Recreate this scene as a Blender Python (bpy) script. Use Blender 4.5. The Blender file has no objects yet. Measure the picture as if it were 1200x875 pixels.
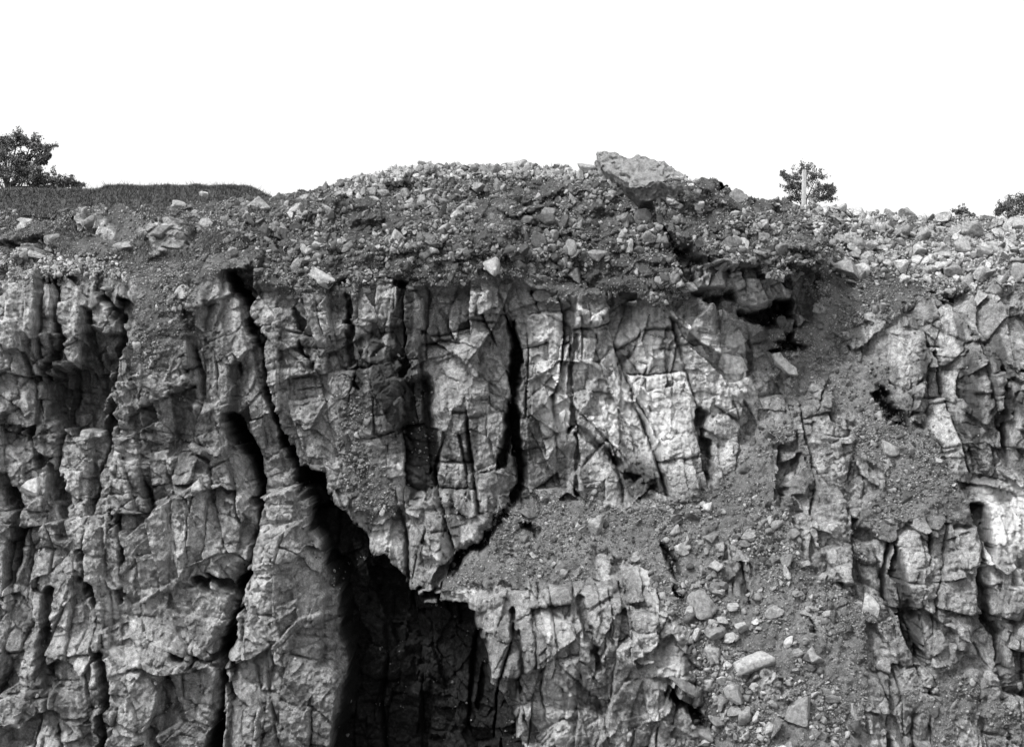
import bpy, math, bmesh, numpy as np, time
from mathutils import Vector, Matrix
T0=time.time()
rng=np.random.default_rng(7)
f32=np.float32
D=60.0
def W(u,v,y):
    s=(D+y)/D
    return (u-600)/40*s, (437.5-v)/40*s
# ---------------------------------------------------------------- noise
def h2(ix,iy,seed):
    a=(ix.astype(np.int64)*374761393+iy.astype(np.int64)*668265263+seed*1442695041)&0xffffffff
    a=((a^(a>>13))*1274126177)&0xffffffff
    a=((a^(a>>16))*2246822519)&0xffffffff
    a=a^(a>>15)
    return (a&0xffffff).astype(f32)/f32(0xffffff)
def vn(x,y,seed):
    ix=np.floor(x);iy=np.floor(y);fx=(x-ix).astype(f32);fy=(y-iy).astype(f32)
    fx=fx*fx*(3-2*fx);fy=fy*fy*(3-2*fy)
    a=h2(ix,iy,seed);b=h2(ix+1,iy,seed);c=h2(ix,iy+1,seed);d=h2(ix+1,iy+1,seed)
    return (a+(b-a)*fx)*(1-fy)+(c+(d-c)*fx)*fy
def fbm(x,y,seed,o=4,g=.5):
    s=0;a=1;t=0
    for k in range(o):
        s=s+a*(vn(x+17.3*k,y-9.1*k,seed+k*13)*2-1);t+=a;a*=g;x,y=(x*1.64+y*1.18),(y*1.64-x*1.18)
    return s/t
def ridge(x,y,seed,o=4,g=.5):
    s=0;a=1;t=0
    for k in range(o):
        s=s+a*np.abs(vn(x+17.3*k,y-9.1*k,seed+k*13)*2-1);t+=a;a*=g;x,y=(x*1.64+y*1.18),(y*1.64-x*1.18)
    return s/t
def worley(x,y,sx,sy,seed,jit=.95,p=2.):
    gx=x/sx;gy=y/sy;ix=np.floor(gx);iy=np.floor(gy)
    F1=np.full(x.shape,9,f32);F2=F1.copy();cx=np.zeros(x.shape,f32);cy=cx.copy();ci=cx.copy();cj=cx.copy()
    for i in(-1,0,1):
        for j in(-1,0,1):
            a=ix+i;b=iy+j
            px=a+.5+jit*(h2(a,b,seed)-.5);py=b+.5+jit*(h2(a,b,seed+1)-.5)
            d=((np.abs(gx-px)**p+np.abs(gy-py)**p)**(1/p)).astype(f32)
            m=d<F1
            F2=np.where(m,F1,np.minimum(F2,d))
            F1=np.where(m,d,F1);cx=np.where(m,px,cx);cy=np.where(m,py,cy);ci=np.where(m,a,ci);cj=np.where(m,b,cj)
    return dict(F1=F1,e=F2-F1,cx=cx*sx,cy=cy*sy,r=h2(ci,cj,seed+2),a=h2(ci,cj,seed+3)*2-1,b=h2(ci,cj,seed+4)*2-1,t=h2(ci,cj,seed+5),u=h2(ci,cj,seed+6))
def cells1(g,key,seed,jit):
    i0=np.floor(g);F1=np.full(g.shape,9,f32);F2=F1.copy();c=np.zeros(g.shape,f32);ci=c.copy()
    for i in(-1,0,1):
        a=i0+i;p=a+.5+jit*(h2(a,key,seed)-.5);d=np.abs(g-p).astype(f32);m=d<F1
        F2=np.where(m,F1,np.minimum(F2,d));F1=np.where(m,d,F1);c=np.where(m,p,c);ci=np.where(m,a,ci)
    return c,ci,(F2-F1)*.5
def joints(x,z,sx,sz,seed,reg=None,rot=.3):
    """jointed block pattern; inside each fracture domain 'reg' the joint set has its own strike and spacing"""
    key=np.zeros(x.shape,f32)
    if reg is not None:
        key=np.floor(reg['r']*4096)
        an=reg['a']*rot;ca,sa=np.cos(an),np.sin(an);lx=x-reg['cx'];lz=z-reg['cy']
        k0=.6+.9*reg['t']
        x=(lx*ca+lz*sa)*k0+reg['u']*40;z=(-lx*sa+lz*ca)*(.5+.9*reg['u'])+reg['t']*40
    cx,ci,dx=cells1(x/sx,key,seed,.95)
    k=h2(ci,key,seed+7);szc=sz*(.55+.9*k);sl=(h2(ci,key,seed+8)-.5)*.9
    zz=z+sl*(x-cx*sx)
    cz,cj,dz=cells1(zz/szc+31*k,ci+key,seed+9,.95)
    lx=x-cx*sx;lz=zz-(cz-31*k)*szc
    cj=cj+key*7
    return dict(lx=lx,lz=lz,dx=dx*sx,dz=dz*szc,r=h2(ci,cj,seed+2),a=h2(ci,cj,seed+3)*2-1,b=h2(ci,cj,seed+4)*2-1,t=h2(ci,cj,seed+5),jr=h2(ci,key,seed+11),jz=h2(cj,ci,seed+12))
def sm(a,b,x):
    t=np.clip((x-a)/(b-a),0,1);return t*t*(3-2*t)
# ---------------------------------------------------------------- base relief (metres, thin plate through surveyed points)
CP=[]
def row(v,pts):
    for u,y in pts: CP.append((u,v,y))
row(1100,[(-150,-3),(150,-2.5),(400,-2),(650,-4.6),(900,-8),(1100,-7.5),(1350,-6.5)])
row(875,[(-80,-2),(60,-1.8),(200,-1.6),(330,-1.9),(480,-1.2),(600,-3.6),(700,-4),(800,-4.6),(900,-6.3),(1000,-6.4),(1100,-5.7),(1250,-5)])
row(700,[(-80,-1.2),(60,-1),(200,-.8),(330,-1.2),(480,-.7),(560,-2.9),(700,-3.1),(800,-3.6),(900,-4.0),(1000,-4),(1100,-4),(1250,-4.2)])
row(600,[(-80,-.6),(60,-.5),(200,-.5),(330,-.6),(480,-.2),(600,-.6),(700,-.8),(800,-1.7),(900,-2.5),(1000,-2.6),(1100,-3.1),(1250,-3.7)])
row(500,[(-80,0),(60,0),(200,-.2),(330,0),(480,.1),(600,0),(700,-.3),(800,-.5),(870,-.5),(950,-.7),(1050,-1.2),(1130,-2.1),(1250,-2.8)])
row(400,[(-80,.3),(60,.3),(200,.1),(330,.3),(480,.3),(600,.1),(700,-.1),(800,-.1),(900,.8),(1000,.7),(1100,-.5),(1250,-1.2)])
row(335,[(-80,.5),(60,.5),(200,.6),(300,.6),(450,.5),(600,.4),(700,.2),(800,.2),(860,.2),(930,.7),(1000,2.),(1100,1.5),(1250,1)])
row(285,[(-80,3.8),(60,3.5),(200,2.7),(300,2.0),(450,1.3),(600,.9),(700,.7),(800,.8),(900,1.4),(1000,4),(1100,4.2),(1250,4)])
row(242,[(-80,7.5),(60,7),(200,5.3),(300,4.0),(450,2.6),(600,2.),(700,1.8),(790,1.8),(870,3.),(930,4.6),(1000,6),(1100,7),(1250,7.5)])
row(195,[(450,5.6),(600,4.8),(700,4.2),(790,4.4)])
row(150,[(-80,14),(200,11),(450,8),(700,7),(950,10),(1250,14)])
cx_=[];cy_=[];cv_=[]
for u,v,y in CP:
    a,b=W(u,v,y);cx_.append(a);cy_.append(b);cv_.append(y)
P=np.array([cx_,cy_]).T;V=np.array(cv_)
def tps(r2): return np.where(r2>1e-9,.5*r2*np.log(r2+1e-12),0)
n=len(P);K=tps(((P[:,None]-P[None])**2).sum(-1))+np.eye(n)*.05
A=np.zeros((n+3,n+3));A[:n,:n]=K;A[:n,n]=1;A[:n,n+1:]=P;A[n,:n]=1;A[n+1:,:n]=P.T
c=np.linalg.solve(A,np.concatenate([V,[0,0,0]]))
gxs=np.linspace(-24,24,241);gzs=np.linspace(-18,9,181)
GX,GZ=np.meshgrid(gxs,gzs)
q=np.stack([GX.ravel(),GZ.ravel()],1)
GY=(tps(((q[:,None]-P[None])**2).sum(-1))@c[:n]+c[n]+q@c[n+1:]).reshape(GX.shape)
def base(x,z):
    x=np.clip(np.asarray(x,float),-22,22);z=np.clip(np.asarray(z,float),-17.5,8.5)
    a=(x+24)/.2;b=(z+18)/.15
    i=np.clip(np.floor(a).astype(int),0,239);j=np.clip(np.floor(b).astype(int),0,179);a=a-i;b=b-j
    return (GY[j,i]*(1-a)+GY[j,i+1]*a)*(1-b)+(GY[j+1,i]*(1-a)+GY[j+1,i+1]*a)*b
def pw(u,v):
    y=0.
    for _ in range(8):
        x,z=W(u,v,y);y=.5*y+.5*float(base(x,z))
    x,z=W(u,v,y);return x,z
# ---------------------------------------------------------------- grid
fx=np.arange(-19.5,19.5,.024)
cxl=-19.5-np.cumsum(1.12**np.arange(1,26)*.06)[::-1];cxr=fx[-1]+np.cumsum(1.12**np.arange(1,26)*.06)
xs=np.concatenate([cxl,fx,cxr])
SK=[(-200,247),(0,246),(110,243),(200,240),(240,237),(300,229),(380,219),(440,204),(480,196),(560,195),(620,194),(690,199),(720,202),(800,213),(860,226),(920,235),(1000,247),(1100,254),(1200,259),(1400,264)]
skw=np.array([pw(*s) for s in SK])
ztop=np.interp(xs,skw[:,0],skw[:,1])+.16*fbm(xs*.8,xs*0+3,5)+.16*fbm(xs*3.,xs*0+9,6)
NR=860
zb=-16.5
t=np.linspace(0,1,NR)
X=np.repeat(xs[None],NR,0);Z=zb+t[:,None]*(ztop-zb)[None]
X=X.astype(f32);Z=Z.astype(f32)
w1=fbm(X*.22,Z*.2,11,3);w2=fbm(X*.22,Z*.25,21,3);w3=fbm(X*1.6,Z*1.3,31,3);w4=fbm(X*1.6,Z*1.6,41,3);w5=fbm(X*6,Z*5,43,2);w6=fbm(X*5,Z*6,44,2)
XA=X+.7*w1+.09*w3+.03*w5+.06*Z;ZA=Z+.7*w2+.09*w4+.03*w6-.05*X
R0=worley(XA,ZA*.7,2.7,2.7,1500);R0['cy']=R0['cy']/.7
R1=worley(XA+.05*w3,ZA,1.3,1.9,1600)
B1=joints(XA,ZA,1.6,3.2,100,R0,.2)
B2=joints(XA,ZA,.72,1.0,200,R1,.35)
B3=joints(XA+.03*w3,ZA+.02*w4,.27,.34,300,R1,.6)
c30=math.cos(.5);s30=math.sin(.5)
XB=XA*c30+ZA*s30;ZB=-XA*s30+ZA*c30
W1=worley(XB,ZB,1.3,1.6,700);W2=worley(XB+.05*w3,ZB+.05*w4,.45,.6,720);W3=worley(X+.04*w3,Z+.04*w4,.17,.2,740)
print('cells',time.time()-T0)
bl=sm(.3,.55,vn(X*.33+3,Z*.3,150))
bl3=sm(.5,.7,vn(X*.6+8,Z*.5,151))
o2x=-np.clip(B2['lx'],-.4,.4);o2z=-np.clip(B2['lz'],-.5,.5);o3x=-np.clip(B3['lx'],-.2,.2);o3z=-np.clip(B3['lz'],-.2,.2)
XQ=X+.45*o2x+.2*o3x;ZQ=Z+.5*o2z+.2*o3z
XR=X+.3*o2x+.15*o3x+.13*w3+.05*w5;ZR=Z+.3*o2z+.15*o3z+.12*w4+.05*w6
def sdist_poly(px,pz,x,z):
    x=x.astype(f32);z=z.astype(f32)
    d=np.full(x.shape,1e9,f32);ins=np.zeros(x.shape,bool);n=len(px)
    for i in range(n):
        ax,az=px[i],pz[i];bx,bz=px[(i+1)%n],pz[(i+1)%n]
        ex,ez=bx-ax,bz-az;tt=np.clip(((x-ax)*ex+(z-az)*ez)/(ex*ex+ez*ez+1e-9),0,1)
        d=np.minimum(d,(x-ax-tt*ex)**2+(z-az-tt*ez)**2)
        cnd=((az>z)!=(bz>z))&(x<(bx-ax)*(z-az)/(bz-az+1e-12)+ax)
        ins^=cnd
    d=np.sqrt(d);return np.where(ins,-d,d)
def poly(pts,x,z,fe=.15,grow=0.):
    w=np.array([pw(*p) for p in pts]);m=np.zeros(x.shape,f32);F=fe+grow+.1
    s=(x>w[:,0].min()-F)&(x<w[:,0].max()+F)&(z>w[:,1].min()-F)&(z<w[:,1].max()+F)
    if s.any(): m[s]=1-sm(-fe,fe,sdist_poly(w[:,0],w[:,1],x[s],z[s])-grow)
    return m
def line(pts,hw,x,z,ex=1.):
    w=np.array([pw(*p) for p in pts]);hw=hw/40.;m=np.zeros(x.shape,f32);R=hw*ex
    s=(x>w[:,0].min()-R)&(x<w[:,0].max()+R)&(z>w[:,1].min()-R)&(z<w[:,1].max()+R)
    if not s.any(): return m
    xx=x[s];zz=z[s];d=np.full(xx.shape,1e9,f32)
    for i in range(len(w)-1):
        a=w[i];b=w[i+1];e=b-a;tt=np.clip(((xx-a[0])*e[0]+(zz-a[1])*e[1])/(e@e+1e-9),0,1)
        d=np.minimum(d,(xx-a[0]-tt*e[0])**2+(zz-a[1]-tt*e[1])**2)
    m[s]=1-sm(R*.35,R,np.sqrt(d));return m
# ---------------------------------------------------------------- ground type: 1 rock, 0 loose soil / rubble
rock=np.ones(X.shape,f32)
TALUS=[
 [(-400,322),(0,318),(60,322),(130,316),(165,335),(215,342),(262,322),(300,330),(325,345),(420,348),(455,332),(520,340),(600,335),(660,358),(720,350),(760,362),(800,352),(815,318),(950,330),(960,400),(1010,380),(1050,372),(1085,350),(1130,352),(1200,335),(1600,330),(1600,60),(-400,60)],
 [(590,592),(640,580),(720,575),(790,592),(835,570),(880,520),(925,480),(960,560),(930,600),(960,650),(1010,690),(1040,720),(1060,800),(1160,880),(1200,1100),(800,1100),(830,800),(780,700),(740,680),(660,688),(560,692),(515,698),(510,685),(560,640)],
 [(960,390),(1040,420),(1055,470),(1090,500),(1130,560),(1140,610),(1060,620),(1050,680),(1000,650),(1010,560),(985,480),(930,470),(920,420)],
 [(165,325),(235,335),(225,395),(190,450),(160,420)],[(400,515),(455,525),(468,600),(430,615),(395,570)],[(385,460),(430,480),(430,520),(395,520)],
 [(900,380),(960,380),(960,450),(905,440)],[(1100,780),(1150,790),(1200,860),(1200,1000),(1100,900)]]
for p in TALUS: rock*=1-poly(p,XR,ZR,.18)
OUT=[[(925,615),(960,600),(1000,640),(1000,690),(960,680)],[(955,500),(1005,480),(1000,540),(985,610),(960,570)],[(1045,395),(1085,375),(1105,420),(1085,470),(1050,455)],
     [(905,520),(940,505),(948,560),(915,590)],[(1090,340),(1150,345),(1150,372),(1100,372)],[(700,650),(760,660),(770,700),(710,690)],[(840,640),(880,650),(885,700),(850,700)],[(1010,730),(1050,740),(1060,800),(1020,790)],
     [(160,262),(215,252),(225,292),(185,302)],[(0,282),(50,275),(70,300),(20,308)],[(85,255),(125,250),(135,275),(95,280)],[(812,316),(860,316),(935,336),(930,356),(870,362),(820,342)]]
for p in OUT: rock=np.maximum(rock,poly(p,XR,ZR,.1))
outc=sm(.2,.3,fbm(XR*.6+5,ZR*.6,77,3))*poly([(560,560),(960,380),(1400,330),(1400,950),(760,950)],X,Z,.5)
rock=np.maximum(rock,outc)
# ---------------------------------------------------------------- relief
yb=base(X,Z).astype(f32);yq=base(XQ,ZQ).astype(f32)
Y=yb*(1-rock*.85)+yq*rock*.85
def pl(L,A,tx,tz): return A*(L['r']*2-1)+tx*L['a']*L['lx']+tz*L['b']*L['lz']
def plw(L,A,tx,tz,ax,az): return A*(L['r']*2-1)+tx*L['a']*(ax-L['cx'])+tz*L['b']*(az-L['cy'])
rk=rock
leftg=sm(2,-4,X)*sm(3,-4,Z)
Y=Y+rk*((.28+.18*leftg)*(R0['r']*2-1)+.14*(R1['r']*2-1)+.24*R1['b']*np.clip(ZA-R1['cy'],-.8,.8)+.2*R1['a']*np.clip(XA-R1['cx'],-.8,.8))
Y=Y+rk*(pl(B1,.30,.48,.18)+(.4+.6*bl)*pl(B2,.18,.44,.32)+(.15+.45*bl3)*pl(B3,.045,.32,.30))
Y+=rk*((1.3-.5*bl)*plw(W1,.12,.36,.40,XB,ZB)+(1.1-.5*bl3)*plw(W2,.035,.28,.34,XB,ZB)+plw(W3,.013,.28,.28,X,Z))
g1=sm(.45,.7,vn(X*.9,Z*.5,61));g2=sm(.55,.8,vn(X*1.1,Z*.7,62));g3=sm(.62,.85,vn(X*1.3,Z*1.0,64));g4=sm(.72,.9,vn(X*1.6,Z*1.6,65))
gr=lambda d,w_: np.exp(-(d/w_)**2)
Y+=rk*(.75*gr(B1['dx'],.03+.04*g1)*g1*(B1['jr']>.3)+.3*gr(B1['dz'],.04)*g2+.28*gr(B2['dx'],.025)*g2*(B2['jr']>.35)+.18*gr(B2['dz'],.025)*g3+.06*gr(B3['dx'],.022)*g4+.05*gr(B3['dz'],.022)*g4+.12*gr(W1['e'],.04)*g3)
Y+=rk*(.07*np.exp(-B2['dx']/.06)*bl+.08*np.exp(-B2['dz']/.07)+.10*np.exp(-B1['dx']/.12)+.11*np.exp(-B1['dz']/.12))
Y+=rk*(.22*ridge(X*.9+.5*w3,Z*.8,171,5,.5)+.065*ridge(X*4.2,Z*3.8,172,5,.65))
Y+=.06*fbm(X*3,Z*2.8,71,4)+.055*fbm(X*10,Z*10,72,3,.65)
so=1-rk
S0=worley(X+.25*w3,Z+.25*w4,1.0,.7,480,jit=1,p=2)
S1=worley(X+.1*w3,Z+.1*w4,.42,.34,500,jit=1,p=2)
S2=worley(X+.05*w3,Z+.05*w4,.17,.15,600,jit=1,p=2)
lump=sm(.3,.6,vn(X*.8,Z*.9,81))
crest=poly([(-300,240),(240,235),(480,195),(700,195),(960,245),(1400,270),(1400,330),(960,345),(800,355),(600,330),(320,345),(-300,318)],X,Z,.35)
crm=crest*(.5+.5*poly([(300,220),(480,195),(700,195),(960,245),(965,350),(280,350)],X,Z,.5))
rightsoft=poly([(960,380),(1200,560),(1200,1000),(800,1000),(600,600),(880,500)],X,Z,.6)
talus=poly([(560,560),(960,380),(1400,480),(1400,1100),(500,1100)],X,Z,.5)
hum=fbm(X*.55+.4*w3,Z*1.1,79,4)
Y+=so*(.24*fbm(X*.9+.6*Z,Z*.5,73,4)+(.17+.2*crm)*ridge(X*1.9+.5*w3,Z*1.7,74,5,.6)-.07+lump*(.16*(S1['F1']**2-.3)*(S1['r']>.35)+.09*(S2['F1']**2-.3)))
Y+=so*crm*(.6*fbm(X*.7+.4*w3,Z*1.6,75,4)+.55*hum+.38*(S0['F1']**2-.3)*(S0['r']>.3)+.5*(S0['b'])*np.clip(Z-S0['cy'],-.5,.5)+.2*(S0['u']-.5)+.12*(S1['F1']**2-.3))
Y+=so*rightsoft*(.25*ridge((X-.55*Z)*.9+.4*w3,(Z+.5*X)*.12,76,3)+.1*fbm((X-.4*Z)*2.5,Z*.8,78,4))
# ---------------------------------------------------------------- fissures, recesses, spurs
shade_stain=np.zeros(X.shape,f32)  # painted shade of fissures and recesses, together with black stain streaks
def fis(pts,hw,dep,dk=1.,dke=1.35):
    global Y,shade_stain
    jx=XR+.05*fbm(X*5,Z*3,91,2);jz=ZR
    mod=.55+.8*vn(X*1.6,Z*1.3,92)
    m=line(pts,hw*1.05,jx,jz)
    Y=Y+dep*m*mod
    shade_stain=np.maximum(shade_stain,dk*line(pts,hw*dke,jx,jz))
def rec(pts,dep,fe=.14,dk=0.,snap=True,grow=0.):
    global Y,shade_stain
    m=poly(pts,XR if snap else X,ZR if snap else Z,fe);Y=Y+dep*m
    if dk: shade_stain=np.maximum(shade_stain,dk*(m if not grow else poly(pts,XR,ZR,fe,grow)))
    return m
WEDGE=[(348,556),(370,563),(400,603),(445,655),(482,702),(545,710),(575,785),(608,875),(640,1100),(384,1100),(396,875),(408,800),(396,700),(372,620)]
rec(WEDGE,2.9,.09,1.,grow=.1)  # wedge shade painted near-black, spread slightly past its edge
fis([(268,318),(280,350),(300,395),(312,440),(325,480),(338,535),(352,572)],5.5,1.8)
rec([(272,315),(294,315),(292,385),(280,380)],.8,.1,.6)
fis([(272,490),(290,530),(304,575),(302,630),(286,680),(270,740),(262,800),(248,880),(240,1000)],6,1.8)
fis([(280,505),(303,580)],10,1.4)
fis([(600,375),(608,420),(598,470),(608,520),(612,560)],8,1.3)
fis([(598,470),(588,545)],6,1.0)
fis([(612,560),(592,605),(550,645),(515,688),(482,703)],5,.8)
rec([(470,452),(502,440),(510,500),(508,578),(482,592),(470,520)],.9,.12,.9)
fis([(410,345),(405,400),(418,450)],4,.8,.7);fis([(476,335),(480,400),(470,440)],4,.8,.8);fis([(345,365),(360,430)],4,.6,.5)
rec([(50,440),(95,430),(122,440),(118,500),(80,512),(55,492)],1.8,.12,.5)
rec([(92,368),(135,398),(130,440),(97,430)],.9,.12,.4)
fis([(112,340),(140,375),(132,430),(122,520),(106,600),(95,650),(110,720),(125,800),(120,900)],5,1.3,.6)
fis([(0,560),(15,600),(5,690)],7,1.2,.6);fis([(60,330),(70,395),(42,450)],5,.9,.6);fis([(20,500),(60,560),(75,620)],6,.8,.4)
fis([(215,345),(222,390)],4,.6,.4);fis([(235,682),(275,690)],6,.9,.7);fis([(205,772),(262,768)],5,.7,.6);fis([(130,590),(150,640),(140,700)],5,.7,.5)
fis([(675,395),(668,450),(672,500),(672,575)],3,.6,.4);fis([(672,500),(700,520),(728,548),(760,562)],5,.7,.7);fis([(825,478),(832,555)],7,.9,.8)
fis([(735,400),(740,470)],3,.4,.3);fis([(785,380),(780,450)],3,.4,.3)
fis([(1172,430),(1178,520)],5,.8,.7);fis([(1150,590),(1160,700),(1178,785)],5,.9,.7);fis([(1050,640),(1066,700),(1082,775)],8,1.1,.8)
fis([(1030,465),(1062,500)],9,1.2,.9);fis([(788,815),(828,845)],10,1.4,.9);fis([(775,640),(802,705)],6,.8,.7);fis([(680,700),(700,780)],4,.6,.5)
fis([(600,720),(612,800)],4,.6,.3);fis([(1125,440),(1135,480)],6,.7,.6);fis([(60,690),(50,760),(70,860)],6,.9,.5)
# the overburden sags forward over the face
rec([(455,255),(560,240),(700,240),(770,262),(790,300),(805,345),(762,362),(720,350),(660,360),(600,334),(520,340),(460,330)],-.85,.13)
m=rec([(757,222),(800,212),(860,226),(925,246),(958,285),(950,322),(880,322),(815,306),(785,285),(765,255)],-1.8,.1)
Y+=m*(.35*ridge(X*1.5+.4*w3,Z*1.6,181,4,.6)-.1)
# ledge of broken limestone under the lip, with a hollow below it
sl=rec([(812,312),(842,308),(864,318),(868,326),(900,327),(934,340),(930,353),(904,352),(884,360),(868,358),(858,338),(840,337),(816,338)],-.75,.05,0,snap=False)
Y+=sl*(.35*(B3['r']-.5)+.5*B3['a']*B3['lx'])
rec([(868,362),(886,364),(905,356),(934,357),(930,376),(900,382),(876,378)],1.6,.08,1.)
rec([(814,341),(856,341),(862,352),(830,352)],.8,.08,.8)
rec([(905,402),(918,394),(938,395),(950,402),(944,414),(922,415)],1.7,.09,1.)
rec([(598,236),(650,228),(690,236),(680,250),(630,246)],.5,.15);rec([(640,318),(700,322),(700,340),(650,336)],.5,.15);rec([(300,300),(330,280),(345,310),(320,330)],.5,.15)
rec([(170,255),(215,250),(225,290),(180,300)],-.7,.2);rec([(480,262),(600,250),(610,300),(500,310)],-.35,.2);rec([(360,235),(440,225),(450,260),(370,275)],-.4,.2)
rec([(0,278),(50,272),(70,300),(20,308)],-.6,.15);rec([(85,252),(125,248),(135,275),(95,280)],-.6,.15)
rec([(270,585),(345,575),(385,700),(398,800),(385,1000),(262,1000),(275,740),(300,640)],-.9,.15)
rec([(550,700),(660,690),(780,700),(820,800),(830,1000),(600,1000),(570,790)],-.5,.2)
rec([(485,420),(590,385),(595,590),(520,665),(480,640)],-.55,.15)
rec([(1045,625),(1145,615),(1150,775),(1085,780),(1060,700)],-.6,.1)
rec([(1150,560),(1230,560),(1230,850),(1180,790)],-.5,.12)
rec([(1050,395),(1085,378),(1105,425),(1088,468),(1055,455)],-.4,.12)
rec([(1125,400),(1170,430),(1172,500),(1135,520),(1120,470)],-.4,.12)
rec([(955,500),(1005,480),(1000,540),(985,610),(960,570)],-.4,.12);rec([(925,615),(960,600),(1000,640),(1000,690),(960,680)],-.4,.12)
rec([(140,345),(200,345),(262,345),(275,480),(270,560),(170,500),(140,430)],-.45,.15)
rec([(110,540),(260,520),(295,600),(255,760),(240,1000),(130,1000),(105,720)],-.6,.15)
rec([(0,330),(60,325),(62,395),(20,410),(0,400)],-.5,.1)
rec([(225,480),(272,475),(278,530),(230,540)],-.5,.1)
print('relief',time.time()-T0)
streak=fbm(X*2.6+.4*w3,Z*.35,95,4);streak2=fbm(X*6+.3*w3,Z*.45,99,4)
shade_stain=np.maximum(shade_stain,.85*poly([(395,340),(500,330),(500,470),(470,520),(420,480),(400,420)],XQ,ZQ,.5)*sm(-.1,.25,streak))
shade_stain=np.maximum(shade_stain,.6*poly([(575,370),(625,370),(640,560),(600,600),(575,560)],XQ,ZQ,.3)*sm(-.2,.25,streak))
shade_stain=np.maximum(shade_stain,.75*sm(.1,.4,streak+.3*w3)*rock*sm(-.05,.35,fbm(X*.3,Z*.3,96,2)))
pale=poly([(612,385),(660,358),(740,365),(800,350),(875,395),(885,470),(850,560),(740,580),(650,570),(610,480)],XR,ZR,.5)
white=poly([(612,390),(660,360),(740,368),(790,352),(872,392),(876,465),(805,525),(740,548),(690,525),(640,500),(608,440)],XR,ZR,.3)*(.15+.85*sm(-.18,.18,.5*streak+.7*streak2+.5*fbm(X*1.5,Z*1.5,97,3)))
shade_stain*=1-.6*poly([(630,360),(880,350),(880,540),(640,540)],X,Z,.3)
white=np.maximum(white,poly([(1150,560),(1215,570),(1215,700),(1160,690)],XR,ZR,.2)*sm(-.4,.1,streak)*.9)
white=np.maximum(white,.45*sm(.2,.6,fbm(X*.7,Z*.5+9,98,4))*rock)
white=np.maximum(white,.3*sl)
white*=(1-shade_stain)
dirt=np.clip(gr(B2['dx'],.03)*g2*bl+gr(B1['dx'],.05)*g1,0,1)*rock
tint=.5+.25*(B2['t']-.5)+.2*(B3['t']-.5)+.25*(B1['t']-.5)+.2*(W2['t']-.5)+.25*pale
tint=tint*rock+so*(.5+.3*lump*(S1['t']-.5)+.3*lump*(S2['t']-.5)-.16*crm-.25*crm*sm(.0,.4,hum)+.14*talus)
dZ=.10*w4+.05*B2['b']*rk; dX=.06*w3
rowt=sm(1,.97,t)[:,None].astype(f32)
VX=X+dX*0.6;VZ=Z+dZ*.5*rowt
NC=len(xs)
V0=np.stack([VX,Y,VZ],-1)
ext=[]
for dy,dz in [(.25,.03),(.7,-.05),(1.6,-.2),(4,-.35),(10,-.5),(25,-.6),(70,-.8),(300,-1),(1500,-2)]:
    e=V0[-1].copy();e[:,1]=V0[-1][:,1]*max(0,1-dy/8.)+(5*min(1,dy/8.))+dy;e[:,2]=e[:,2]+dz+(.12*fbm(xs*1.3,xs*0+dy*3,8)if dy>.3 else 0)
    if dy>50: e[:,2]=4.2-.004*dy
    if dy>8: e[:,0]=e[:,0]*(1+dy/40.)
    ext.append(e)
VV=np.concatenate([V0,np.array(ext)],0);NRR=VV.shape[0]
def mk(name,verts,faces,mat,attrs={},smooth=False,parent=None):
    me=bpy.data.meshes.new(name);faces=np.asarray(faces,np.int32);k=faces.shape[1]
    me.vertices.add(len(verts));me.vertices.foreach_set('co',np.asarray(verts,f32).ravel())
    me.loops.add(faces.size);me.loops.foreach_set('vertex_index',faces.ravel())
    me.polygons.add(len(faces));me.polygons.foreach_set('loop_start',np.arange(0,faces.size,k,dtype=np.int32))
    if smooth: me.polygons.foreach_set('use_smooth',np.ones(len(faces),bool))
    me.update(calc_edges=True)
    for a,val in attrs.items():
        me.attributes.new(a,'FLOAT','POINT').data.foreach_set('value',np.asarray(val,f32).ravel())
    me.materials.append(mat);ob=bpy.data.objects.new(name,me);bpy.context.scene.collection.objects.link(ob)
    if parent: ob.parent=parent
    return ob
# ---------------------------------------------------------------- materials
def newmat(name):
    m=bpy.data.materials.new(name);m.use_nodes=True;nt=m.node_tree
    b=nt.nodes['Principled BSDF'];b.inputs['Roughness'].default_value=.95
    b.inputs['Specular IOR Level'].default_value=.15
    return m,nt,b
def nd(nt,t,**k):
    n=nt.nodes.new(t)
    for a,v in k.items(): setattr(n,a,v)
    return n
def noise(nt,co,sc,det=6,ro=.6):
    n=nd(nt,'ShaderNodeTexNoise');n.inputs['Scale'].default_value=sc;n.inputs['Detail'].default_value=det;n.inputs['Roughness'].default_value=ro
    nt.links.new(co,n.inputs['Vector']);return n.outputs['Fac']
def mth(nt,op,a,b=None,c=None,clamp=False):
    n=nd(nt,'ShaderNodeMath',operation=op);n.use_clamp=clamp
    for i,x in enumerate((a,b,c)):
        if x is None: continue
        if isinstance(x,(int,float)): n.inputs[i].default_value=x
        else: nt.links.new(x,n.inputs[i])
    return n.outputs[0]
def mr(nt,x,a,b,c,d):
    n=nd(nt,'ShaderNodeMapRange');n.inputs[1].default_value=a;n.inputs[2].default_value=b;n.inputs[3].default_value=c;n.inputs[4].default_value=d
    nt.links.new(x,n.inputs[0]);return n.outputs[0]
def att(nt,name): return nd(nt,'ShaderNodeAttribute',attribute_name=name).outputs['Fac']
def lerp(nt,a,b,f):
    n=nd(nt,'ShaderNodeMix',data_type='FLOAT')
    for i,x in ((2,a),(3,b),(0,f)):
        if isinstance(x,(int,float)): n.inputs[i].default_value=x
        else: nt.links.new(x,n.inputs[i])
    return n.outputs[0]
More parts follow.
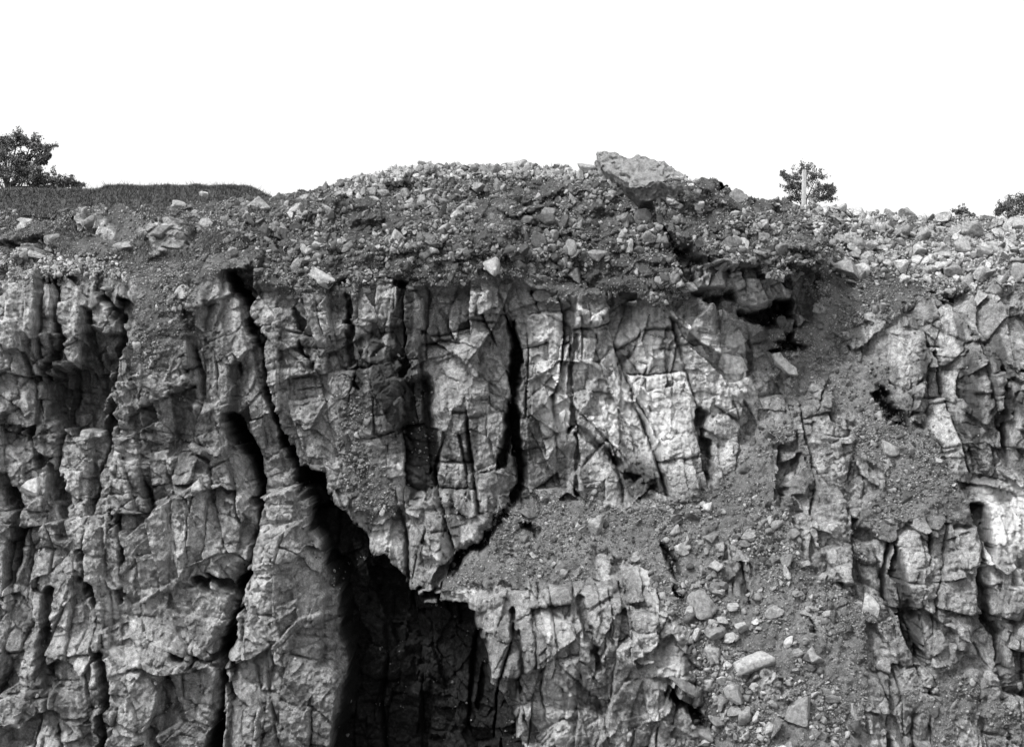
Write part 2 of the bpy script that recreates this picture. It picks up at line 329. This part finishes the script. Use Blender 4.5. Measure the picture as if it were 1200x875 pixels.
def togrey(nt,val,b):
    cc=nd(nt,'ShaderNodeCombineColor')
    for i in range(3): nt.links.new(val,cc.inputs[i])
    nt.links.new(cc.outputs[0],b.inputs['Base Color'])
def bump(nt,h,b,s,d):
    n=nd(nt,'ShaderNodeBump');n.inputs['Strength'].default_value=s;n.inputs['Distance'].default_value=d
    nt.links.new(h,n.inputs['Height']);nt.links.new(n.outputs[0],b.inputs['Normal'])
mcl,nt,b=newmat('limestone_and_spoil')
co=nd(nt,'ShaderNodeTexCoord').outputs['Object']
n1=noise(nt,co,1.1,8,.65);n2=noise(nt,co,7,8,.75);n3=noise(nt,co,26,5,.75)
mp=nd(nt,'ShaderNodeMapping');mp.inputs['Scale'].default_value=(3.2,3.2,.8);nt.links.new(co,mp.inputs[0]);n4=noise(nt,mp.outputs[0],1.6,8,.7)
rockc=mth(nt,'MULTIPLY',mr(nt,n1,.3,.7,.16,.33),mr(nt,n2,.3,.7,.45,1.55))
rockc=mth(nt,'MULTIPLY',rockc,mr(nt,n4,.35,.65,.65,1.3))
rockc=mth(nt,'MULTIPLY',rockc,mr(nt,n3,.35,.65,.65,1.35))
rockc=mth(nt,'MULTIPLY',rockc,mr(nt,att(nt,'tint'),.2,.8,.6,1.4))
soilc=mth(nt,'MULTIPLY',mr(nt,n2,.3,.7,.045,.14),mr(nt,n1,.3,.7,.7,1.35))
peb=mr(nt,n3,.55,.65,0,1)
soilc=mth(nt,'ADD',soilc,mth(nt,'MULTIPLY',peb,.13))
soilc=mth(nt,'MULTIPLY',soilc,mr(nt,att(nt,'tint'),.3,.7,.6,1.4))
cc=lerp(nt,soilc,rockc,att(nt,'rock'))
cc=lerp(nt,cc,.05,mth(nt,'MULTIPLY',att(nt,'dirt'),.4))
wv=mr(nt,n2,.3,.7,.42,.88)
cc=lerp(nt,cc,wv,mth(nt,'MULTIPLY',att(nt,'white'),.88))
cc=lerp(nt,cc,.012,mth(nt,'MULTIPLY',att(nt,'shade_stain'),mr(nt,n2,.25,.5,.75,1)))  # blackens base colour: painted crevice shade plus stain streaks
togrey(nt,cc,b)
bump(nt,mth(nt,'ADD',n3,mth(nt,'MULTIPLY',n2,1.5)),b,.85,.06)
def extA(a,val=None):
    z=np.repeat(a[-1:],NRR-NR,0) if val is None else np.full((NRR-NR,NC),val,f32)
    return np.concatenate([a,z],0)
idx=(np.arange(NRR-1)[:,None]*NC+np.arange(NC-1)[None]).ravel()
F=np.stack([idx,idx+1,idx+NC+1,idx+NC],1)
cliff=mk('quarry_cliff',VV.reshape(-1,3),F,mcl,dict(rock=extA(rock,0),dirt=extA(dirt,0),white=extA(white,0),shade_stain=extA(shade_stain,0),tint=extA(tint)))
print('cliff',time.time()-T0)
def surf(u,v):
    y=0.
    for _ in range(14):
        x,z=W(u,v,y);i=int(np.clip(np.searchsorted(xs,x),0,NC-1));zt=ztop[i]
        j=int(np.clip(round((z-zb)/(zt-zb)*(NR-1)),0,NR-1));y=.5*y+.5*float(Y[j,i])
    x,z=W(u,v,y);return x,y,z
# ---------------------------------------------------------------- stones
def ico(sub):
    bm=bmesh.new();bmesh.ops.create_icosphere(bm,subdivisions=sub,radius=1.)
    v=np.array([p.co[:] for p in bm.verts]);f=np.array([[q.index for q in p.verts] for p in bm.faces]);bm.free();return v,f
I1,I2,I3,I4=ico(1),ico(2),ico(3),ico(4)
def stone(I,k=8,lo=.25,hi=.65):
    v=I[0].copy()
    for _ in range(k):
        nn=rng.normal(size=3);nn/=np.linalg.norm(nn);h=rng.uniform(lo,hi)
        d=v@nn;v=v-np.outer(np.maximum(0,d-h),nn)
    v*=np.array([1,rng.uniform(.55,.95),rng.uniform(.4,.85)])
    v+=rng.normal(size=v.shape)*.015
    return v/np.abs(v).max()
def rotm(a):
    q=a/np.linalg.norm(a,axis=1,keepdims=True);w,x,y,z=q.T
    return np.stack([1-2*(y*y+z*z),2*(x*y-z*w),2*(x*z+y*w),2*(x*y+z*w),1-2*(x*x+z*z),2*(y*z-x*w),2*(x*z-y*w),2*(y*z+x*w),1-2*(x*x+y*y)],1).reshape(-1,3,3)
LIB={1:[stone(I1,4,.5,.9) for _ in range(24)],2:[stone(I2) for _ in range(30)],3:[stone(I3,11,.28,.7) for _ in range(30)]}
FI={1:I1[1],2:I2[1],3:I3[1]}
VS=[];FS=[];TS=[];off=0
def addstones(pos,r,tn):
    global off
    lod=np.where(r<.06,1,np.where(r<.17,2,3))
    for L in(1,2,3):
        ii=np.where(lod==L)[0]
        if not len(ii):continue
        R=rotm(rng.normal(size=(len(ii),4)));lib=LIB[L];pick=rng.integers(0,len(lib),len(ii))
        sh=np.array(lib)[pick]
        v=np.einsum('nij,nvj->nvi',R,sh)*r[ii][:,None,None]+pos[ii][:,None]
        f=FI[L][None]+(np.arange(len(ii))*sh.shape[1])[:,None,None]+off
        VS.append(v.reshape(-1,3));FS.append(f.reshape(-1,3));TS.append(np.repeat(tn[ii],sh.shape[1]));off+=v.shape[0]*v.shape[1]
inx=(np.abs(X)<19.4)
slope=so*inx
def dens(pts,fe,v): return poly(pts,X,Z,fe)*v
Drim=dens([(400,216),(440,200),(480,190),(700,190),(800,208),(800,218),(700,208),(560,204),(470,212),(400,230)],.25,1.)
Dright=dens([(940,235),(1300,250),(1300,330),(1100,335),(980,310),(950,270)],.5,1.)
Dledge=dens([(-100,300),(60,298),(140,305),(150,325),(-100,332)],.2,1.)
Dtal=dens([(800,600),(900,600),(960,700),(960,800),(1000,1000),(840,1000),(790,700)],.6,1.)
Dcap=dens([(280,230),(480,215),(800,225),(950,270),(955,330),(800,350),(600,330),(330,340),(250,290)],.5,1.)
clus=sm(.4,.7,vn(X*1.1,Z*1.3,120))+.5*sm(.5,.7,vn(X*3.1,Z*3.3,121))
def scatter(Dm,N,lo,hi,pw_,tlo,thi,sink=.35,tp=1.6):
    p=(Dm).ravel().astype(float);p/=p.sum();ii=rng.choice(p.size,N,p=p)
    r=lo*(1-rng.random(N)*(1-(lo/hi)**pw_))**(-1/pw_)
    pos=V0.reshape(-1,3)[ii].astype(float)+rng.normal(size=(N,3))*.01
    pos[:,1]-=r*sink;pos[:,2]+=r*sink*.5
    addstones(pos,r,tlo+(thi-tlo)*rng.random(N)**tp)
scatter(slope*(.4+clus),60000,.014,.045,1.5,.05,.6,.2)
scatter(slope*(.15+clus)*(1+Dcap*.6),30000,.02,.10,2.0,.03,.6,.2)
scatter(slope*(.1+clus),1600,.08,.32,2.4,.06,.6,.1)
scatter(Drim*inx,2800,.04,.22,1.5,.3,.85)
scatter(Dright*inx*(.3+clus),7000,.03,.18,1.8,.25,.88)
scatter(Dright*inx,330,.14,.40,1.8,.4,.88)
scatter(Dledge*inx,1700,.03,.12,1.8,.3,.8)
scatter(Dtal*inx*(.1+clus),900,.05,.20,1.7,.2,.8)
scatter(Dtal*inx*(.1+clus),90,.15,.38,2,.25,.8)
scatter(Dcap*so*inx*(.1+clus),1900,.08,.34,2.1,.04,.65,.0,2.)
scatter(rock*inx*(.1+clus)*sm(.2,.8,B2['dz']<.08)*(1-sl),3500,.02,.09,2,.1,.6,.2)
msr,nt,b=newmat('loose_stone')
co=nd(nt,'ShaderNodeTexCoord').outputs['Object'];a1=noise(nt,co,9,6,.7);a2=noise(nt,co,40,4,.7)
v_=mth(nt,'MULTIPLY',mr(nt,att(nt,'tint'),0,1,.05,.58),mr(nt,a1,.3,.7,.5,1.5))
togrey(nt,v_,b);bump(nt,mth(nt,'ADD',a2,mth(nt,'MULTIPLY',a1,2)),b,.9,.05)
mk('rubble',np.concatenate(VS),np.concatenate(FS),msr,dict(tint=np.concatenate(TS)))
print('rubble',time.time()-T0)
def boulder(name,u,v,w,h,tn,rot=0.,push=.3,k=13):
    x,y,z=surf(u,v);s=(D+y)/D/40.
    st=I4[0].copy()
    for _ in range(k):
        nn=rng.normal(size=3);nn/=np.linalg.norm(nn);hh=rng.uniform(.28,.72);d=st@nn;st=st-np.outer(np.maximum(0,d-hh),nn)
    st/=np.abs(st).max(0)
    q=st*3+rng.uniform(0,50)
    st*=(1+.10*fbm(q[:,0]+q[:,2],q[:,1]-q[:,2],3,4))[:,None]
    st=st*np.array([w*s,(w+h)*.5*s,h*s]);ca,sa=math.cos(rot),math.sin(rot)
    st=np.stack([st[:,0]*ca-st[:,2]*sa,st[:,1],st[:,0]*sa+st[:,2]*ca],1)
    ob=mk(name,st,I4[1],msr,dict(tint=np.full(len(st),tn)));ob.location=(x,y-push*h*s,z);return ob
for a in [(378,328,19,9,.6,-.5),(360,305,8,9,.5,0),(42,571,17,13,.75,0),(1041,528,18,12,.6,-.2),(1018,708,12,18,.75,.2),(697,618,14,13,.5,.3),(885,778,24,15,.6,.5),(820,700,18,24,.4,.2),
          (862,815,16,14,.5,-.3),(935,830,20,22,.4,.3),(800,642,10,8,.6,0),(985,315,26,13,.45,-.35),(1135,272,26,14,.6,0),(1187,262,22,12,.55,.1),(1168,290,12,16,.6,1),
          (1147,348,9,12,.6,0),(330,272,12,12,.4,.2),(302,240,16,11,.4,0),(685,197,14,8,.45,-.2),(240,230,7,6,.7,0),(577,313,11,9,.6,.3),(547,246,7,5,.7,0),
          (905,715,13,9,.6,.3),(820,858,22,12,.35,-.2),(805,805,24,8,.25,-.5),(955,770,12,10,.5,0),(210,240,9,6,.5,0),(1105,300,13,9,.5,0),(1060,250,14,9,.5,0),
          (40,300,13,7,.5,0),(445,228,14,9,.4,0),(860,232,16,11,.3,.2),(640,345,16,10,.35,.2),(700,300,12,8,.3,0),(410,290,13,9,.3,.3),(500,280,12,8,.25,0),(620,260,11,8,.25,0),
          (100,262,14,9,.3,.2),(190,270,16,12,.25,0),(60,280,12,8,.3,0),(855,285,14,10,.2,.3),(560,220,10,7,.4,0),(145,290,13,8,.4,.2),(245,262,12,8,.45,-.2),(30,260,10,6,.5,0),(270,300,12,9,.4,.4)]:
    boulder('boulder',*a)
def slab(name,pts,th,tn,off=0.,slant=0.,rough=.03):
    cu=sum(p[0] for p in pts)/len(pts);cv=sum(p[1] for p in pts)/len(pts)
    x0,y0,z0=surf(cu,cv);y0-=off
    bm=bmesh.new();fr=[];bk=[]
    for u,v in pts:
        yy=y0+slant*(cv-v)/40.;x,z=W(u,v,yy);fr.append(bm.verts.new((x,yy,z)));bk.append(bm.verts.new((x+rng.normal()*.05,yy+th,z-.15*th+rng.normal()*.04)))
    n=len(pts);bm.faces.new(fr);bm.faces.new(bk[::-1])
    for i in range(n): bm.faces.new((fr[i],bk[i],bk[(i+1)%n],fr[(i+1)%n]))
    bmesh.ops.triangulate(bm,faces=bm.faces[:])
    for _ in range(4): bmesh.ops.subdivide_edges(bm,edges=[e for e in bm.edges if e.calc_length()>.07],cuts=1,use_grid_fill=True);bmesh.ops.triangulate(bm,faces=bm.faces[:])
    bmesh.ops.recalc_face_normals(bm,faces=bm.faces[:])
    v=np.array([p.co[:] for p in bm.verts]);f=np.array([[q.index for q in p.verts] for p in bm.faces]);bm.free()
    r_=rough*ridge(v[:,0]*4,v[:,2]*4+v[:,1]*2,51,5)*3
    v[:,1]+=r_;v[:,2]+=rough*fbm(v[:,0]*5,v[:,1]*5+v[:,2]*3,52,4);v[:,0]+=rough*fbm(v[:,1]*5,v[:,2]*5,53,4)
    return mk(name,v,f,msr,dict(tint=np.full(len(v),tn)))
slab('rock_slab',[(700,179),(716,176),(735,184),(748,180),(770,188),(788,196),(803,207),(801,216),(770,213),(745,221),(728,212),(706,196)],1.3,.36,1.1,1.5,.13)
slab('rock_slab',[(728,213),(748,222),(772,214),(801,217),(800,226),(784,234),(752,234)],1.0,.15,.9,-.6,.1)  # low tint paints the shade on the slab's lower front
slab('broken_slab',[(906,414),(914,413),(922,422),(934,432),(936,440),(926,438),(909,424)],.3,.66,.35,.3,.04)
# ---------------------------------------------------------------- quarry floor
g=np.linspace(-1500,1500,61);gx,gy=np.meshgrid(g,g);gv=np.stack([gx,gy,np.full(gx.shape,-16.)],-1).reshape(-1,3)
ii=(np.arange(60)[:,None]*61+np.arange(60)[None]).ravel()
mfl,nt,b=newmat('quarry_floor_gravel');co=nd(nt,'ShaderNodeTexCoord').outputs['Object']
togrey(nt,mth(nt,'MULTIPLY',mr(nt,noise(nt,co,.1,8),.3,.7,.1,.2),mr(nt,noise(nt,co,3,6),.3,.7,.7,1.3)),b)
mk('quarry_floor',gv,np.stack([ii,ii+1,ii+62,ii+61],1),mfl)
# ---------------------------------------------------------------- vegetation
def leafmat(name,lo,hi):
    m,nt,b=newmat(name);togrey(nt,mr(nt,att(nt,'tint'),0,1,lo,hi),b);b.inputs['Roughness'].default_value=.7;return m
mleaf=leafmat('foliage',.05,.16);mgrass=leafmat('grass',.04,.14)
mbark,nt,b=newmat('bark');co=nd(nt,'ShaderNodeTexCoord').outputs['Object'];togrey(nt,mr(nt,noise(nt,co,12,5),.3,.7,.05,.14),b)
def tube(p0,p1,r0,r1,k=6):
    d=p1-p0;d/=np.linalg.norm(d)+1e-9;a=np.cross(d,[.3,.8,.5]);a/=np.linalg.norm(a);bb=np.cross(d,a)
    an=np.arange(k)*2*np.pi/k;c_=np.cos(an)[:,None]*a+np.sin(an)[:,None]*bb
    v=np.concatenate([p0+c_*r0,p1+c_*r1]);i=np.arange(k);f=np.stack([i,(i+1)%k,(i+1)%k+k,i+k],1);return v,f
def leaves(pts,size,seed_t):
    n=len(pts);R=rotm(rng.normal(size=(n,4)));q=np.array([[-.5,0,0],[0,-.28,.04],[.5,0,0],[0,.28,.04]])
    s=size*rng.uniform(.6,1.3,n)
    v=np.einsum('nij,vj->nvi',R,q)*s[:,None,None]+pts[:,None];f=np.arange(n*4).reshape(n,4)
    return v.reshape(-1,3),f,np.repeat(seed_t,4)
def tree(name,basep,clumps,nleaf,ls,trunk_r):
    e=bpy.data.objects.new(name,None);bpy.context.scene.collection.objects.link(e);e.location=basep
    vs=[];fs=[];o=0;top=np.array([0,0,max(c[2] for c in clumps)*.45])
    def add(v,f):
        nonlocal o
        vs.append(v);fs.append(f+o);o+=len(v)
    add(*tube(np.zeros(3)-[0,0,.3],top*.5+rng.normal(size=3)*.05,trunk_r,trunk_r*.75));add(*tube(top*.5,top,trunk_r*.8,trunk_r*.55))
    LP=[];LT=[]
    for cx,cy,cz,r in clumps:
        cpt=np.array([cx,cy,cz]);st=top*rng.uniform(.4,1)
        mid=(st+cpt)/2+rng.normal(size=3)*.12*r
        add(*tube(st,mid,trunk_r*.4,trunk_r*.25,5));add(*tube(mid,cpt,trunk_r*.25,trunk_r*.12,5))
        m=16
        for _ in range(m):
            d=rng.normal(size=3)*[1.35,1,.75];d/=np.linalg.norm(d);tip=cpt+d*r*rng.uniform(.6,1.6)
            add(*tube(cpt,tip,trunk_r*.1,trunk_r*.03,4))
            nn=int(nleaf/len(clumps)/m)
            tt=rng.uniform(.3,1.1,nn)[:,None]
            LP.append(cpt+(tip-cpt)*tt+rng.normal(size=(nn,3))*r*.17);LT.append(np.full(nn,rng.uniform(0,.8))+rng.uniform(0,.2,nn))
    mk('trunk_and_limbs',np.concatenate(vs),np.concatenate(fs),mbark,parent=e)
    v,f,tt=leaves(np.concatenate(LP),ls,np.concatenate(LT));mk('leaves',v,f,mleaf,dict(tint=tt),parent=e)
    return e
def treepx(name,y,bu,bv,cl,nleaf,ls,tr):
    s=(D+y)/D/40.;bx,bz=W(bu,bv,y)
    tree(name,(bx,y,bz),[((u-bu)*s,rng.normal()*r*s*.6,(bv-v)*s,r*s) for u,v,r in cl],nleaf,ls,tr)
treepx('hawthorn_tree',24,8,262,[(-20,165,22),(2,164,15),(20,162,11),(36,168,9),(52,173,9),(56,186,6),(10,184,15),(-15,200,25),(28,185,10),(8,205,18),(30,204,13),(48,206,11),(64,210,10),(80,213,8),(40,218,13),(60,222,11),(-60,180,34),(44,190,6),(92,217,6),(22,196,12)],22000,.10,.16)
treepx('hawthorn_bush',12,944,262,[(928,208,8),(945,199,8),(958,206,9),(925,220,8),(942,215,9),(962,220,10),(950,230,12),(932,232,10),(968,230,8),(919,204,4),(974,222,5)],6500,.08,.07)
treepx('hawthorn_bush',14,1192,282,[(1178,243,8),(1190,237,8),(1200,233,8),(1205,246,10),(1185,250,9),(1170,248,5),(1216,238,12)],5000,.08,.06)
treepx('hawthorn_bush',10,1128,272,[(1122,249,5),(1130,247,5),(1136,252,5)],900,.08,.03)
def bank(name,y,u0,u1,vt,vb,dep,mat,ls,nl,rough,tap=0):
    xa,zt=W(u0,vt,y);xb,_=W(u1,vt,y);_,zb_=W(u0,vb,y)
    n=160;xx=np.linspace(xa,xb,n);prof=[(-dep/2-.3,0),(-dep/2-.1,.35),(-dep/2,.7),(-dep/2+.15,.93),(-dep/4,1),(0,1),(dep/4,1),(dep/2,.8),(dep/2+.2,0)]
    taper=1-tap*sm(xb-.9,xb,xx)-.4*tap*sm(xa+.3,xa,xx)
    vv=[]
    for dy,hh in prof:
        zz=zb_+(zt-zb_)*hh*taper+rough*fbm(xx*2,xx*0+dy*3,33,3)*(hh>0);vv.append(np.stack([xx,y+dy+rough*fbm(xx*3,xx*0+dy,34,3),zz],1))
    vv=np.array(vv);m=len(prof);i=(np.arange(m-1)[:,None]*n+np.arange(n-1)[None]).ravel()
    e=bpy.data.objects.new(name,None);bpy.context.scene.collection.objects.link(e)
    mk('turf',vv.reshape(-1,3),np.stack([i,i+1,i+n+1,i+n],1),mat,dict(tint=np.full(m*n,.25)),parent=e)
    a=rng.integers(0,m-2,nl);bq=rng.integers(0,n-1,nl);pp=vv[a,bq]+(vv[a+1,bq+1]-vv[a,bq])*rng.random((nl,1))
    an=rng.uniform(0,6.28,nl);h=ls*rng.uniform(.3,1.,nl)*(1+1.2*(rng.random(nl)>.97));wd=.010+.01*rng.random(nl)
    dx=np.cos(an)*wd;dy=np.sin(an)*wd;ln=rng.normal(size=(nl,2))*h[:,None]*.5
    bl_=np.stack([pp+np.stack([-dx,-dy,0*dx],1),pp+np.stack([dx,dy,0*dx],1),pp+np.stack([ln[:,0],ln[:,1],h],1)],1)
    mk('blades',bl_.reshape(-1,3),np.arange(nl*3).reshape(-1,3),mat,dict(tint=np.repeat(rng.random(nl),3)),parent=e)
bank('grass_bank',10,-120,122,225,262,2.2,mgrass,.16,16000,.08)
bank('hedge_bank',8.2,116,318,220,258,1.0,mleaf,.13,22000,.09,.3)
wm=poly([(-100,238),(300,232),(330,260),(240,300),(100,300),(-100,290)],X,Z,.4)*so*inx*sm(.4,.6,vn(X*1.5,Z*1.5,130))
p=wm.ravel().astype(float);p/=p.sum();ii=rng.choice(p.size,9000,p=p);pp=V0.reshape(-1,3)[ii].astype(float);nl=len(pp)
an=rng.uniform(0,6.28,nl);h=rng.uniform(.04,.16,nl);dx=np.cos(an)*.012;dy=np.sin(an)*.012;ln=rng.normal(size=(nl,2))*h[:,None]*.5
bl_=np.stack([pp+np.stack([-dx,-dy,0*dx],1),pp+np.stack([dx,dy,0*dx],1),pp+np.stack([ln[:,0],ln[:,1]-.03,h],1)],1)
mk('weeds',bl_.reshape(-1,3),np.arange(nl*3).reshape(-1,3),mgrass,dict(tint=np.repeat(rng.random(nl),3)))
mpo,nt,b=newmat('pale_weathered_wood');co=nd(nt,'ShaderNodeTexCoord').outputs['Object'];togrey(nt,mr(nt,noise(nt,co,14,5),.3,.7,.3,.55),b)
x,z=W(942,199,8.5);x,z0=W(942,262,8.5)
bm=bmesh.new();bmesh.ops.create_cube(bm,size=1);bmesh.ops.scale(bm,vec=(.13,.12,z-z0),verts=bm.verts[:])
bmesh.ops.bevel(bm,geom=bm.edges[:],offset=.02,segments=2,affect='EDGES')
me=bpy.data.meshes.new('fence_post');bm.to_mesh(me);bm.free();me.materials.append(mpo);ob=bpy.data.objects.new('fence_post',me);bpy.context.scene.collection.objects.link(ob);ob.location=(x,8.5,(z+z0)/2);ob.rotation_euler=(0,.02,.3)
# ---------------------------------------------------------------- light
el=math.radians(51);az_v=Vector((-.66,-.66,0)).normalized()
S=Vector((az_v.x*math.cos(el),az_v.y*math.cos(el),math.sin(el)))
L=bpy.data.lights.new('sun','SUN');L.energy=3.1;L.angle=math.radians(6);L.color=(1,1,1)
so_=bpy.data.objects.new('sun',L);bpy.context.scene.collection.objects.link(so_);so_.rotation_euler=S.to_track_quat('Z','Y').to_euler();so_.location=(-20,-20,40)
w=bpy.data.worlds.new("World");bpy.context.scene.world=w;w.use_nodes=True;nt=w.node_tree
sky=nt.nodes.new('ShaderNodeTexSky');sky.sky_type='NISHITA';sky.sun_disc=False;sky.sun_elevation=el;sky.sun_rotation=math.atan2(S.x,S.y);sky.air_density=1.5;sky.dust_density=5
bw=nt.nodes.new('ShaderNodeRGBToBW');nt.links.new(sky.outputs[0],bw.inputs[0])
ml=nt.nodes.new('ShaderNodeMath');ml.operation='MULTIPLY_ADD';ml.inputs[1].default_value=1.5;ml.inputs[2].default_value=3.5;nt.links.new(bw.outputs[0],ml.inputs[0])
bg=nt.nodes['Background'];nt.links.new(ml.outputs[0],bg.inputs[0]);bg.inputs[1].default_value=.15
# ---------------------------------------------------------------- camera
cam=bpy.data.cameras.new('camera');cam.sensor_width=36;cam.lens=36*D/30.;cam.clip_end=5000
co_=bpy.data.objects.new('camera',cam);bpy.context.scene.collection.objects.link(co_);co_.location=(0,-D,0);co_.rotation_euler=(math.pi/2,0,0);bpy.context.scene.camera=co_
sc=bpy.context.scene;sc.view_settings.view_transform='Standard';sc.view_settings.look='None';sc.view_settings.exposure=0
print('done',time.time()-T0)
